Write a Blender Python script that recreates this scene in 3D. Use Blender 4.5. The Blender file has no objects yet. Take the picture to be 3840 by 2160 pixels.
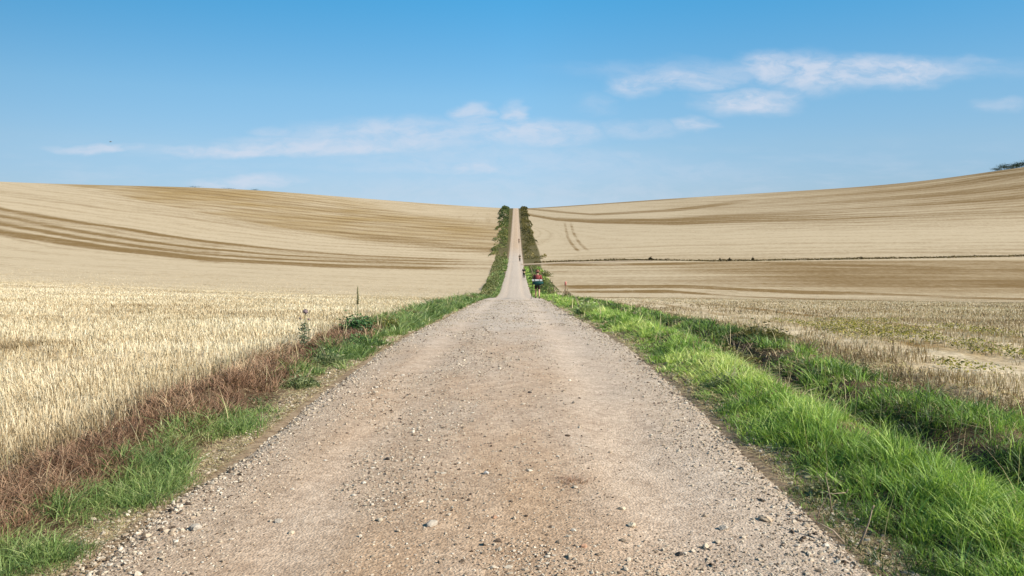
import bpy, bmesh, math, random
import numpy as np
from mathutils import Vector, Matrix
random.seed(7); RNG = np.random.default_rng(7)
SC = bpy.context.scene; COL = SC.collection
# ---------------------------------------------------------------- camera, sky, sun, exposure
PITCH = math.atan(55/796.4); YAW = math.radians(.29)
cam = bpy.data.cameras.new('camera'); cam.lens = 28; cam.sensor_width = 36; cam.clip_start = .05; cam.clip_end = 5000
camo = bpy.data.objects.new('camera', cam); COL.objects.link(camo); SC.camera = camo
camo.location = (0, 0, 1.65); camo.rotation_euler = (math.pi/2-PITCH, 0, YAW)
SUN_EL = math.radians(34); SUN_AZ = math.atan2(.95, -.30)         # azimuth clockwise from +y (the road's direction)
SC.view_settings.view_transform = 'Standard'; SC.view_settings.look = 'None'
SC.view_settings.exposure = EXPO = .62; SC.view_settings.gamma = 1; SC.view_settings.use_curve_mapping = False
sun = bpy.data.lights.new('sun', 'SUN'); sun.energy = 5.0; sun.angle = math.radians(.53); sun.color = (1, .94, .83)
suno = bpy.data.objects.new('sun', sun); COL.objects.link(suno)
sd = Vector((math.sin(SUN_AZ)*math.cos(SUN_EL), math.cos(SUN_AZ)*math.cos(SUN_EL), math.sin(SUN_EL)))
suno.rotation_euler = sd.to_track_quat('Z', 'Y').to_euler(); suno.location = (40, 20, 60)

class NT:
    """tiny node-graph helper"""
    def __init__(s, tree): s.t = tree; s.n = tree.nodes; s.l = tree.links
    def new(s, kind, **kw):
        n = s.n.new(kind)
        for k, v in kw.items(): setattr(n, k, v)
        return n
    def put(s, sock, v):
        if isinstance(v, bpy.types.NodeSocket): s.l.new(v, sock)
        elif v is not None: sock.default_value = v
    def math(s, op, a, b=None, c=None, clamp=False):
        n = s.new('ShaderNodeMath', operation=op, use_clamp=clamp)
        for i, v in enumerate((a, b, c)):
            if v is not None: s.put(n.inputs[i], v)
        return n.outputs[0]
    def vmath(s, op, a, b=None):
        n = s.new('ShaderNodeVectorMath', operation=op); s.put(n.inputs[0], a)
        if b is not None: s.put(n.inputs[1], b)
        return n.outputs['Value'] if op in ('LENGTH', 'DOT_PRODUCT') else n.outputs[0]
    def mix(s, f, a, b, mode='MIX'):
        n = s.new('ShaderNodeMix', data_type='RGBA', blend_type=mode)
        s.put(n.inputs[0], f); s.put(n.inputs[6], a if isinstance(a, bpy.types.NodeSocket) else (*a, 1)[:4]); s.put(n.inputs[7], b if isinstance(b, bpy.types.NodeSocket) else (*b, 1)[:4])
        return n.outputs[2]
    def rng(s, v, a, b, c=0, d=1, smooth=False):
        n = s.new('ShaderNodeMapRange', interpolation_type='SMOOTHSTEP' if smooth else 'LINEAR')
        for i, q in enumerate((v, a, b, c, d)): s.put(n.inputs[i], q)
        return n.outputs[0]
    def noise(s, vec, scale, detail=3, rough=.55, dist=0):
        n = s.new('ShaderNodeTexNoise'); s.put(n.inputs['Vector'], vec); n.inputs['Scale'].default_value = scale
        n.inputs['Detail'].default_value = detail; n.inputs['Roughness'].default_value = rough; n.inputs['Distortion'].default_value = dist
        return n.outputs['Fac'], n.outputs['Color']
    def voro(s, vec, scale, feature='F1'):
        n = s.new('ShaderNodeTexVoronoi', feature=feature); s.put(n.inputs['Vector'], vec); n.inputs['Scale'].default_value = scale
        return n.outputs['Distance'], n.outputs['Color']

W = bpy.data.worlds.new('World'); SC.world = W; W.use_nodes = True
g = NT(W.node_tree); g.n.clear()
sky = g.new('ShaderNodeTexSky', sky_type='NISHITA'); sky.sun_disc = False
sky.sun_elevation = SUN_EL; sky.sun_rotation = SUN_AZ; sky.altitude = 800; sky.air_density = 1.0; sky.dust_density = .15; sky.ozone_density = 3.0
tc = g.new('ShaderNodeTexCoord').outputs['Generated']
sep = g.new('ShaderNodeSeparateXYZ'); g.put(sep.inputs[0], tc)
ey = g.math('MAXIMUM', sep.outputs[1], .02)
az = g.math('DIVIDE', sep.outputs[0], ey); el = g.math('DIVIDE', sep.outputs[2], ey)
ramp = g.new('ShaderNodeValToRGB'); g.put(ramp.inputs[0], g.rng(sep.outputs[2], -.05, .5))
SKYRAMP = [(0.0, (1, 1, 1)), (1, (1, 1, 1))]
#SKYRAMP-HERE
SKYRAMP = [(0.0364, (0.2638, 0.388, 0.6648)), (0.0909, (0.2097, 0.309, 0.5286)), (0.1781, (0.2954, 0.3353, 0.425)), (0.279, (0.3766, 0.4214, 0.4485)), (0.3904, (0.3637, 0.4899, 0.5021)), (0.4765, (0.2941, 0.5074, 0.5378)), (0.5957, (0.1953, 0.5348, 0.5895))]
cr = ramp.color_ramp
for i, (p, c) in enumerate(SKYRAMP):
    e = cr.elements[i] if i < 2 else cr.elements.new(p)
    e.position = p; e.color = (*c, 1)
skyc = g.vmath('SCALE', g.mix(1, sky.outputs[0], ramp.outputs[0], 'MULTIPLY'))
skyc.node.inputs['Scale'].default_value = 2.0
skyc = g.vmath('SCALE', skyc); g.put(skyc.node.inputs['Scale'], g.math('MULTIPLY', g.rng(az, -.65, 0, .70, 1), g.rng(az, 0, .65, 1, .84)))
pc = g.new('ShaderNodeCombineXYZ'); g.put(pc.inputs[0], az); g.put(pc.inputs[1], el); P = pc.outputs[0]
wn = g.noise(g.vmath('MULTIPLY', P, (1, 2.2, 1)), 9, 4, .6)[1]
P2 = g.vmath('ADD', P, g.vmath('MULTIPLY', g.vmath('SUBTRACT', wn, (.5, .5, .5)), (.10, .030, 0)))
# wispy cloud banks: azimuth, elevation (tangents), half sizes, density
CLOUDS = [(0.,.045,.30,.026,.34),(-.02,.088,.22,.018,.36),(.18,.075,.14,.014,.26),(.36,.200,.26,.014,.45),(.455,.199,.100,.016,1.0),(.375,.196,.062,.021,1.0),(.312,.205,.046,.016,.9),(.200,.190,.060,.011,.75),(.150,.185,.038,.012,.75),
          (.56,.208,.050,.006,.3),(.285,.163,.060,.015,1.0),(.325,.166,.028,.012,.7),(.217,.135,.024,.007,.7),(.150,.131,.055,.010,.4),
          (-.058,.153,.024,.010,.75),(-.006,.149,.022,.012,.75),(-.050,.140,.024,.007,.55),(.020,.124,.085,.015,.8),(-.060,.120,.07,.013,.6),(-.145,.122,.140,.018,.72),
          (-.245,.108,.125,.010,.85),(-.345,.102,.110,.0065,.85),(-.270,.118,.09,.005,.5),(-.515,.107,.065,.005,.75),(-.338,.064,.070,.008,.75),(-.055,.081,.035,.008,.8),
          (-.09,.078,.14,.007,.38),(.595,.157,.032,.008,.38),(.135,.097,.02,.008,.3),(.02,.06,.30,.016,.25),(-.30,.128,.03,.006,.4),(.10,.160,.03,.01,.2)]
tot = None
for (cx, ce, rx, re, s) in CLOUDS:
    d = g.vmath('LENGTH', g.vmath('MULTIPLY', g.vmath('SUBTRACT', P2, (cx, ce, 0)), (1/(rx*1.45), 1/(re*1.7), 0)))
    m = g.math('MULTIPLY', g.rng(d, 1, .25, smooth=True), s)
    tot = m if tot is None else g.math('MAXIMUM', tot, m)
nf = g.noise(g.vmath('MULTIPLY', P2, (1, 2.4, 1)), 26, 5, .62)[0]
nf2 = g.noise(g.vmath('MULTIPLY', P, (1, 5, 1)), 12, 4, .6)[0]
cl = g.math('MULTIPLY', tot, g.rng(nf, .24, .68, .30, 1.1, smooth=True), clamp=True)
veil = g.math('MULTIPLY', g.rng(nf2, .40, .75, 0, .34, smooth=True), g.rng(el, .14, .03, 0, 1, smooth=True))
cl = g.math('MULTIPLY', g.math('MAXIMUM', cl, veil), g.rng(sep.outputs[1], .05, .3, 0, 1), clamp=True)
CLOUDC = 7.0
skyc = g.mix(g.math('MULTIPLY', cl, .80), skyc, (4.4, 4.75, 5.5))
bg = g.new('ShaderNodeBackground'); g.put(bg.inputs[0], skyc); bg.inputs[1].default_value = .1
g.l.new(bg.outputs[0], g.new('ShaderNodeOutputWorld').inputs[0])

# ---------------- terrain height
def _hash(ix, iy, s):
    n = (ix * 374761393 + iy * 668265263 + s * 974634777) & 0xffffffff
    n = ((n ^ (n >> 13)) * 1274126177) & 0xffffffff
    n = (n ^ (n >> 16)) & 0xffffffff
    return n / 4294967295.0
def vnoise(x, y, s=0):
    x = np.asarray(x, float); y = np.asarray(y, float)
    ix = np.floor(x).astype(np.int64); iy = np.floor(y).astype(np.int64)
    fx = x - ix; fy = y - iy
    fx = fx*fx*(3-2*fx); fy = fy*fy*(3-2*fy)
    a = _hash(ix, iy, s); b = _hash(ix+1, iy, s); c = _hash(ix, iy+1, s); d = _hash(ix+1, iy+1, s)
    return (a*(1-fx)+b*fx)*(1-fy) + (c*(1-fx)+d*fx)*fy
def fbm(x, y, s=0, o=4):
    t = 0; w = 0.5; tw = 0
    for k in range(o):
        t = t + w*vnoise(x*2**k+17.3*k, y*2**k+9.1*k, s+k); tw += w; w *= .55
    return t/tw
def sstep(a, b, t):
    t = np.clip((t-a)/(b-a), 0, 1); return t*t*(3-2*t)
PY = np.array([-60,-10,0,4,7,12,23,40,58,75,92,120,150,180,216,260,300,400,500,575,620,700,900,1400.])
PZ = np.array([0.3,0,0,0,0,-.13,-.8,-1.85,-3.1,-4.5,-5.42,-5.8,-6.05,-5.95,-5.2,-3.5,-1.3,5.4,12.7,18.6,20.6,18,2,-40.])
_m = np.gradient(PZ, PY)
def prof(y):
    y = np.clip(y, PY[0], PY[-1]); i = np.clip(np.searchsorted(PY, y, side='right')-1, 0, len(PY)-2)
    h = PY[i+1]-PY[i]; t = (y-PY[i])/h
    return ((2*t**3-3*t**2+1)*PZ[i] + (t**3-2*t**2+t)*h*_m[i] + (-2*t**3+3*t**2)*PZ[i+1] + (t**3-t**2)*h*_m[i+1])
RL, RR = -2.05, 1.75      # road edges
def rl(y): return RL-.13*(1-sstep(3.9, 5.6, np.asarray(y, float)))   # the gravel spreads a little wider near the camera
def height(x, y, micro=True):
    x = np.asarray(x, float); y = np.asarray(y, float)
    z = prof(y)
    al = np.clip(-x-4, 0, None); ar = np.clip(x-5, 0, None)
    sl = np.interp(y, [0,25,60,100,190,600,1400], [0,.02,.04,.047,.056,.052,.05])
    z = z + sl*al*al/(al+8)
    sr = np.interp(y, [0,40,100,150,210,330,600,1400], [0,-.012,-.014,-.004,.012,.045,.066,.066])
    z = z + sr*ar*ar/(ar+8)
    z = z + 9.5*np.exp(-((x-430)/95)**2-((y-560)/150)**2)
    z = z + 4.0*np.exp(-((x+210)/110)**2-((y-610)/170)**2)
    z = z + 1.6*(fbm(x/140, y/140, 5, 2)-.5)*sstep(150, 500, np.hypot(x, y)-20)*sstep(8, 120, abs(x))
    if micro:
        near = 1-sstep(45, 110, y)
        g = np.exp
        wob = .22*(vnoise(y*.5, 3.1, 9)-.5)*2
        n1 = fbm(x*1.6, y*1.1, 21, 3)
        z = z + near*( .15*g(-((x-2.60-wob)/.42)**2)*(.5+1.0*n1) - .15*g(-((x-3.35-wob)/.24)**2) + .05*g(-((x-3.9-wob)/.4)**2)*n1*2)
        z = z + near*( .12*g(-((x+3.0)/.40)**2)*(.3+1.4*n1) )
        off = np.where(x < 0, rl(y)-x, x-RR)
        v = sstep(0, .5, off)
        z = z + near*v*.09*(fbm(x*2.3, y*2.3, 31, 3)-.5)
    return z

# albedo of the fields and the road
PALE, BROWN = (.83, .70, .49), (.33, .213, .075)
OCHRE1, OCHRE2 = (.61, .45, .215), (.30, .19, .075)
ROADG, ROADO = (.52, .44, .36), (.45, .315, .205)

# ---------------------------------------------------------------- helpers
def tag(o, label=None, cat=None, group=None, kind=None):
    for k, v in (('label', label), ('category', cat), ('group', group), ('kind', kind)):
        if v: o[k] = v
    return o
def material(name):
    m = bpy.data.materials.new(name); m.use_nodes = True; m.node_tree.nodes.clear(); return m, NT(m.node_tree)
def finish(g, bsdf): g.l.new(bsdf, g.new('ShaderNodeOutputMaterial').inputs[0])
def principled(g, col, rough=.85, normal=None, spec=.25):
    b = g.new('ShaderNodeBsdfPrincipled'); g.put(b.inputs['Base Color'], col if isinstance(col, bpy.types.NodeSocket) else (*col, 1))
    g.put(b.inputs['Roughness'], rough); b.inputs['Specular IOR Level'].default_value = spec
    if normal is not None: g.put(b.inputs['Normal'], normal)
    return b
def bump(g, h, strength=.5, dist=.01):
    n = g.new('ShaderNodeBump'); g.put(n.inputs['Height'], h); n.inputs['Strength'].default_value = strength; n.inputs['Distance'].default_value = dist
    return n.outputs[0]
def simple_mat(name, col, rough=.8, var=.25, scale=20):
    m, g = material(name); pos = g.new('ShaderNodeNewGeometry').outputs['Position']
    f = g.noise(pos, scale, 4)[0]
    c = g.mix(g.rng(f, .3, .7), tuple(x*(1-var) for x in col), tuple(min(1, x*(1+var)) for x in col))
    finish(g, principled(g, c, rough, bump(g, f, .3, .01)).outputs[0]); return m
def leaf_mat(name, trans=.35, rough=.6, spec=.3):
    m, g = material(name); a = g.new('ShaderNodeAttribute'); a.attribute_name = 'col'
    b = principled(g, a.outputs['Color'], rough, None, spec)
    t = g.new('ShaderNodeBsdfTranslucent'); g.put(t.inputs[0], g.mix(1, a.outputs['Color'], (1.25, 1.3, .75), 'MULTIPLY'))
    mx = g.new('ShaderNodeMixShader'); mx.inputs[0].default_value = trans
    g.l.new(b.outputs[0], mx.inputs[1]); g.l.new(t.outputs[0], mx.inputs[2]); finish(g, mx.outputs[0]); return m
def np_mesh(name, V, quads=None, tris=None, mat=None, parent=None, col=None, smooth=False, extra=None):
    """one mesh object from numpy arrays"""
    me = bpy.data.meshes.new(name); V = np.ascontiguousarray(V, np.float32)
    nq = 0 if quads is None else len(quads); nt = 0 if tris is None else len(tris)
    me.vertices.add(len(V)); me.vertices.foreach_set('co', V.ravel())
    idx = np.concatenate([a.ravel() for a in (quads, tris) if a is not None and len(a)]).astype(np.int32)
    me.loops.add(len(idx)); me.loops.foreach_set('vertex_index', idx)
    st = np.concatenate([np.arange(nq)*4, nq*4+np.arange(nt)*3]).astype(np.int32)
    me.polygons.add(nq+nt); me.polygons.foreach_set('loop_start', st)
    me.polygons.foreach_set('use_smooth', np.full(nq+nt, smooth))
    me.update(calc_edges=True); me.validate()
    for an, c in ([('col', col)] if col is not None else [])+(extra or []):
        at = me.attributes.new(an, 'FLOAT_COLOR', 'POINT')
        c4 = np.ones((len(V), 4), np.float32); c4[:, :3] = c; at.data.foreach_set('color', c4.ravel())
    o = bpy.data.objects.new(name, me); COL.objects.link(o)
    if mat: me.materials.append(mat)
    if parent: o.parent = parent
    return o
def ysamp(n, y0, y1, p):
    u = RNG.random(n)
    if abs(p-1) < 1e-3: return y0*(y1/y0)**u
    a, b = y0**(1-p), y1**(1-p); return (a+u*(b-a))**(1/(1-p))
def pal(cols, t, jit=.12):
    cols = np.array(cols, float); x = np.linspace(0, 1, len(cols)); t = np.clip(t, 0, 1)
    c = np.stack([np.interp(t, x, cols[:, i]) for i in range(3)], 1)
    return c*(1+jit*RNG.standard_normal((len(t), 1))).clip(.5, 1.6)
def blades(x, y, h, w, lean, droop, seg=3, zoff=0, z=None):
    """ribbons: base x,y  height h  width w  lean (N,2) horizontal travel as a fraction of h"""
    N = len(x); base = np.stack([x, y, (height(x, y) if z is None else z)+zoff], 1)
    th = RNG.random(N)*math.pi; side = np.stack([np.cos(th), np.sin(th), 0*th], 1)
    rows = []
    for k in range(seg+1):
        t = k/seg
        p = base.copy(); p[:, 0] += lean[:, 0]*h*t**1.6; p[:, 1] += lean[:, 1]*h*t**1.6
        p[:, 2] += h*(t-droop*t*t)
        ww = (w*(1-t**1.8)*.5)[:, None]
        if k < seg: rows += [p-side*ww, p+side*ww]
        else: rows.append(p)
    V = np.stack(rows, 1).reshape(-1, 3); nv = 2*seg+1; b = np.arange(N)[:, None]*nv
    Q = np.concatenate([b+np.array([[2*k, 2*k+1, 2*k+3, 2*k+2]]) for k in range(seg-1)]) if seg > 1 else None
    T = b+np.array([[2*seg-2, 2*seg-1, 2*seg]])
    return V, Q, T, nv
def stalks(x, y, h, w, lean, zoff=-.01):
    """cut straw: parallel-sided ribbons folded along the middle"""
    N = len(x); base = np.stack([x, y, height(x, y)+zoff], 1); th = RNG.random(N)*math.pi
    side = np.stack([np.cos(th), np.sin(th), 0*th], 1)*(w*.5)[:, None]; fold = np.stack([-np.sin(th), np.cos(th), 0*th], 1)*(w*.35)[:, None]
    top = base+np.stack([lean[:, 0]*h, lean[:, 1]*h, h], 1)
    V = np.stack([base-side, base+fold, base+side, top-side*.85, top+fold*.85, top+side*.85], 1).reshape(-1, 3)
    b = np.arange(N)[:, None]*6; Q = np.concatenate([b+np.array([[0, 1, 4, 3]]), b+np.array([[1, 2, 5, 4]])])
    return V, Q, None, 6
def blade_obj(name, res, cols, mat, parent=None):
    V, Q, T, nv = res; return np_mesh(name, V, Q, T, mat, parent, np.repeat(cols, nv, 0))
def leaves(P, size, flat=.5, elong=1.6):
    """small pointed leaf quads with random tilt at points P"""
    N = len(P); a = RNG.standard_normal((N, 3)); a[:, 2] *= flat; a /= np.linalg.norm(a, axis=1)[:, None]+1e-6
    r = RNG.standard_normal((N, 3)); b = np.cross(a, r); b /= np.linalg.norm(b, axis=1)[:, None]+1e-6
    s = np.asarray(size).reshape(-1, 1)*.5
    V = np.stack([P-a*s*elong, P+b*s*.8, P+a*s*elong, P-b*s*.8], 1).reshape(-1, 3)
    return V, np.arange(N)[:, None]*4+np.array([[0, 1, 2, 3]]), None, 4
def bm_obj(name, bm, mat, parent=None, smooth=True):
    me = bpy.data.meshes.new(name); bm.to_mesh(me); bm.free()
    for p in me.polygons: p.use_smooth = smooth
    o = bpy.data.objects.new(name, me); COL.objects.link(o); me.materials.append(mat)
    if parent: o.parent = parent
    return o
def empty(name, loc, rz=0):
    o = bpy.data.objects.new(name, None); COL.objects.link(o); o.location = loc; o.rotation_euler = (0, 0, rz); o.empty_display_size = .2; return o
def hz(x, y): return float(height(np.array([x]), np.array([y]))[0])

# ---------------------------------------------------------------- ground with its fields
def lerp(x, pts):
    p = sorted(pts); return np.interp(x, [a for a, b in p], [b for a, b in p])
def band(y, c, w, s=None):     # soft stripe round c of half width w
    s = s or w*.6; return 1-sstep(w-s*.5, w+s*.5+1e-6, abs(y-c))
def grow(a0, step, rate, end):
    out = [a0]; d = step
    while out[-1] < end: d = max(step, rate*abs(out[-1])); out.append(out[-1]+d)
    return np.array(out)
yp = grow(0, .075, .0095, 1400); ys = np.concatenate([np.arange(-40, 0, .8), yp])
xr = grow(0, .075, .015, 950); xs = np.concatenate([-xr[:0:-1], xr])
X, Y = np.meshgrid(xs, ys); Xf, Yf = X.ravel(), Y.ravel()
Z = height(Xf, Yf)
inside = (Xf > rl(Yf)-.02) & (Xf < RR+.02); deep = np.minimum(np.clip(Xf-rl(Yf), 0, 9), np.clip(RR-Xf, 0, 9))
Z = Z-np.where(inside, .05*sstep(0, .25, deep), 0)
def field_masks(x, y):
    L = x < 0; n = fbm(x/30, y/30, 3, 3)-.5; n2 = vnoise(x/9, y/5, 8)-.5
    tone = np.zeros_like(x); och = np.zeros_like(x)
    La = lerp(x, [(-420,500),(-209,323),(-129,260),(-89,225),(-61,206),(-39,199),(-10,205)])
    Lb = lerp(x, [(-420,470),(-184,285),(-108,218),(-76,193),(-55,186),(-37,187),(-10,197)])
    Lc = lerp(x, [(-420,440),(-160,250),(-95,192),(-68,172),(-49,168),(-34,175),(-9,187)])
    L4 = lerp(x, [(-420,400),(-133,206),(-98,176),(-58,150),(-36,150),(-16,160),(-5,165)])
    L1 = lerp(x, [(-900,1100),(-344,587),(-183,408),(-91,305),(-53,267),(-25,249),(-8,242)])
    far = sstep(8, 22, -x)
    t = .34*sstep(-6, 4, y-L4)*(1-sstep(-2, 8, y-La))
    for c, w, k in ((La, 3.6, .9), (Lb, 3.4, .95), (Lc, 3.6, 1.0), (L4+5, 6, 1.1), (Lc-12, 2.4, .7)):
        t = np.maximum(t, k*band(y, c+n2*1.5, w)*(.75+.5*vnoise(x/40, y/60, 4)))
    t = t*(.35+.65*far)
    t = np.maximum(t, .22*sstep(-30, 0, y-L1)*(1-sstep(0, 5, y-L1)))
    t = np.maximum(t, .45*band(y, L1-3, 7)*sstep(-120, -20, x))
    for q, s in ((110, 12), (70, 18), (40, 9)):
        t = np.maximum(t, .14*band(y, La+(L1-La)*q/150., s*.5)*far)
    up = sstep(0, 8, y-L1); top = lerp(x, [(-420,900),(-250,640),(-120,520),(-67,450),(-11,380)])
    o = up*(1-sstep(0, 60, y-top)); och_l = o*(.55+1.6*n).clip(0, 1)
    rows = .5+.5*np.sin(2*math.pi*(y+.35*x+14*n)/21.0)
    t = np.maximum(t, o*(.15+.42*rows**1.5)); t = t+up*(1-o)*(.22+.5*n)
    t = np.maximum(t, .6*band(y, L1+16, 12)*sstep(-75, -45, x)); 
    t = np.maximum(t, .10*band(y, 60, 5)*sstep(20, 26, -x)); t = t+.10*(1-sstep(45, 75, y))
    for tr in ([(-88,222),(-86,220),(-57,145)], [(-84,222),(-54,144)]):
        q = lerp(y, [(b, a) for a, b in tr]); t = np.maximum(t, .6*band(x, q, .7)*sstep(143, 147, y)*(1-sstep(219, 224, y)))
    for q0 in (-14, -22, -31):
        t = np.maximum(t, .45*vnoise(x/2, y/14, 35)*band(x, q0+(y-392)*-.03+1.5*n, 1.6)*sstep(385, 400, y)*(1-sstep(500, 560, y)))
    tl = t
    # right side
    R2b = lerp(x, [(4,520),(10,483),(22,430),(39,392),(71,355),(105,350),(136,341),(220,348),(500,360)])
    thick = lerp(x, [(4,14),(39,28),(71,44),(110,62),(200,90)])
    t = .95*sstep(-5, 7, y-R2b)*(1-sstep(-4, 25, y-R2b-thick))
    hill = sstep(50, 260, x)*sstep(-5, 20, y-R2b); t = np.where(hill > 0, np.maximum(t*(1-hill), (.62+.12*n+.14*np.sin((y-.25*x)/9+2*n))*hill), t)
    crn = sstep(270, 340, x)*sstep(500, 560, y); t = np.maximum(t, crn*(.55+.4*np.sin((y+.6*x)/7.)))
    R1 = lerp(x, [(4,570),(11,549),(45,452),(90,453),(149,500),(213,537)])
    t = np.maximum(t, .75*band(y, R1+20, 12)*(1-sstep(110, 200, x)))
    t = np.maximum(t, .75*sstep(572, 586, y)*(1-sstep(110, 150, x)))
    t = np.maximum(t, .42*sstep(270, 345, y)*sstep(60, 130, x)*(1-hill))
    t = np.maximum(t, .30*(1-sstep(215, 250, y))*sstep(198, 204, y)*sstep(4, 20, x))
    low = (1-sstep(192, 198, y))
    t = np.maximum(t, low*sstep(88, 120, y)*(.24+.50*sstep(12, 60, x)+.7*n*sstep(10, 40, x)))
    for c, w, k in ((lerp(x, [(4,109),(23,113),(36,104),(49,99),(70,90)]), 4.0, 1.05), (lerp(x, [(4,97),(20,101),(30,84),(60,66)]), 3.4, 1.0),
                    (lerp(x, [(20,80),(60,56)]), 2.6, .8), (lerp(x, [(60,188),(87,176),(140,150)]), 5, .9)):
        t = np.maximum(t, k*band(y, c+n2*3, w)*sstep(4, 9, x)*(.55+.8*vnoise(x/11, y/11, 12)))
    t = np.maximum(t, low*.22*sstep(10, 30, x)*sstep(30, 60, y))
    t = np.maximum(t, .20*(1-sstep(20, 60, y)))
    wig = .5*(vnoise(y/4, 1.5, 15)-.5)
    for c, w, k in ((9.1, .35, .9), (6.6, .3, .55), (14.5, .5, .35), (16.3, .5, .35), (24, .8, .3)):
        t = np.maximum(t, k*band(x, c+wig, w)*(1-sstep(40, 90, y))*(.5+.9*vnoise(x, y/5, 17)))
    for q0 in (21.0, 24.0):
        q = q0+.018*(y-250)+2*np.sin(y/60); t = np.maximum(t, .55*(.4+vnoise(x, y/9, 33))*band(x, q, .6)*sstep(240, 250, y)*(1-sstep(395, 420, y)))
    t = np.maximum(t, .5*sstep(.3, .42, n2+.2*n)*band(x, 14, 11)*sstep(105, 120, y)*(1-sstep(175, 195, y)))
    tr_ = t
    tone = np.where(L, tl, tr_); och = np.where(L, och_l, .25*sstep(150, 300, x)+.35*sstep(85, 120, y)*low*sstep(20, 60, x))
    el = 3.15+.25*(vnoise(y/2, 2, 6)-.5); er = 4.25+.5*(vnoise(y/2, 5, 6)-.5)
    verge = np.where(L, (1-sstep(el, el+.25, -x)), (1-sstep(er, er+.3, x)))
    widen = sstep(120, 260, y)*2.5
    rowc = np.where(L, y-(L4-150)*sstep(40, 200, y), y-np.where(y > 240, (R2b-350)*sstep(240, 380, y), 0)-12*np.sin(x/45)*(y < 1e9))
    verge = np.maximum(verge, np.where(L, 1-sstep(3.4+widen, 4.0+widen, -x), 1-sstep(4.4+widen, 5+widen, x)))
    return np.clip(tone, 0, 1), np.clip(och, 0, 1), verge, rowc
tone, och, verge, rowc = field_masks(Xf, Yf)
ny, nx = X.shape; ii = (np.arange(ny-1)[:, None]*nx+np.arange(nx-1)[None]).ravel()
Qg = np.stack([ii, ii+1, ii+nx+1, ii+nx], 1)
m, g = material('field_ground'); at = g.new('ShaderNodeAttribute'); at.attribute_name = 'zone'
sp = g.new('ShaderNodeSeparateColor'); g.put(sp.inputs[0], at.outputs['Color']); pos = g.new('ShaderNodeNewGeometry').outputs['Position']
sxyz = g.new('ShaderNodeSeparateXYZ'); g.put(sxyz.inputs[0], pos)
rowv = g.vmath('MULTIPLY', pos, (.25, 1, 0))
nr = g.noise(rowv, .22, 5, .8)[0]; nm = g.noise(pos, .35, 6, .8)[0]; nfine = g.noise(pos, 11, 5, .75)[0]; nl = g.noise(pos, .03, 3)[0]
rw = g.new('ShaderNodeAttribute'); rw.attribute_name = 'rows'
nst = g.noise(g.vmath('MULTIPLY', rw.outputs['Vector'], (1, .035, 0)), .075, 7, .78)[0]
tn = g.math('ADD', sp.outputs[0], g.math('MULTIPLY', g.math('SUBTRACT', nst, .50), 1.9), clamp=True)
ngr = g.noise(g.vmath('MULTIPLY', pos, (1, .45, 0)), 1.1, 3, .7)[0]
sr_ = g.new('ShaderNodeSeparateXYZ'); g.put(sr_.inputs[0], rw.outputs['Vector'])
wv = g.math('SINE', g.math('ADD', g.math('MULTIPLY', sr_.outputs[0], .50), g.math('MULTIPLY', nl, 9)))
wv = g.math('MULTIPLY', g.math('MULTIPLY', wv, .13), g.rng(sxyz.outputs[1], 90, 170, .15, 1))
tn = g.math('ADD', g.math('ADD', tn, wv), g.math('MULTIPLY', g.math('SUBTRACT', ngr, .5), 1.25), clamp=True)
tn = g.math('ADD', tn, g.math('MULTIPLY', g.math('SUBTRACT', nr, .5), 1.15), clamp=True)
tn = g.math('ADD', tn, g.math('MULTIPLY', g.math('SUBTRACT', nm, .5), .55), clamp=True)
c = g.mix(tn, PALE, BROWN); co = g.mix(tn, OCHRE1, OCHRE2)
c = g.mix(sp.outputs[1], c, co)
vc = g.mix(g.rng(nm, .35, .65), (.065, .042, .026), (.17, .115, .066)); ax = sxyz.outputs[0]; em = g.math('MAXIMUM', g.rng(g.math('ABSOLUTE', g.math('ADD', ax, 2.15)), .34, .12, 0, 1, smooth=True), g.rng(g.math('ABSOLUTE', g.math('SUBTRACT', ax, 1.82)), .26, .10, 0, 1, smooth=True))  # verge soil colour darkened to deepen the shade under the grass
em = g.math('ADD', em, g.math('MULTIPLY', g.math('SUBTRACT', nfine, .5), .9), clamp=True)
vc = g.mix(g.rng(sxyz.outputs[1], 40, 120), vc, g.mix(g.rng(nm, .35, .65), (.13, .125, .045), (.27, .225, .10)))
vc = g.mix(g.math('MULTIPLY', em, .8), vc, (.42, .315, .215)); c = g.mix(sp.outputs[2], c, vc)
c = g.mix(g.math('MULTIPLY', g.rng(nfine, .38, .66, 0, 1), g.rng(sxyz.outputs[1], 90, 8, .25, .75)), g.mix(1, c, (.52, .47, .42), 'MULTIPLY'), g.mix(1, c, (1.14, 1.12, 1.08), 'MULTIPLY'))
finish(g, principled(g, c, .95, bump(g, nfine, .5, .03), .1).outputs[0])
ground = np_mesh('ground', np.stack([Xf, Yf, Z], 1), Qg, None, m, smooth=True, extra=[('zone', np.stack([tone, och, verge], 1)), ('rows', np.stack([rowc, Xf, Yf], 1))])
tag(ground, kind='structure', label='rolling harvested stubble fields on both sides of the gravel road', cat='ground')
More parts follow.
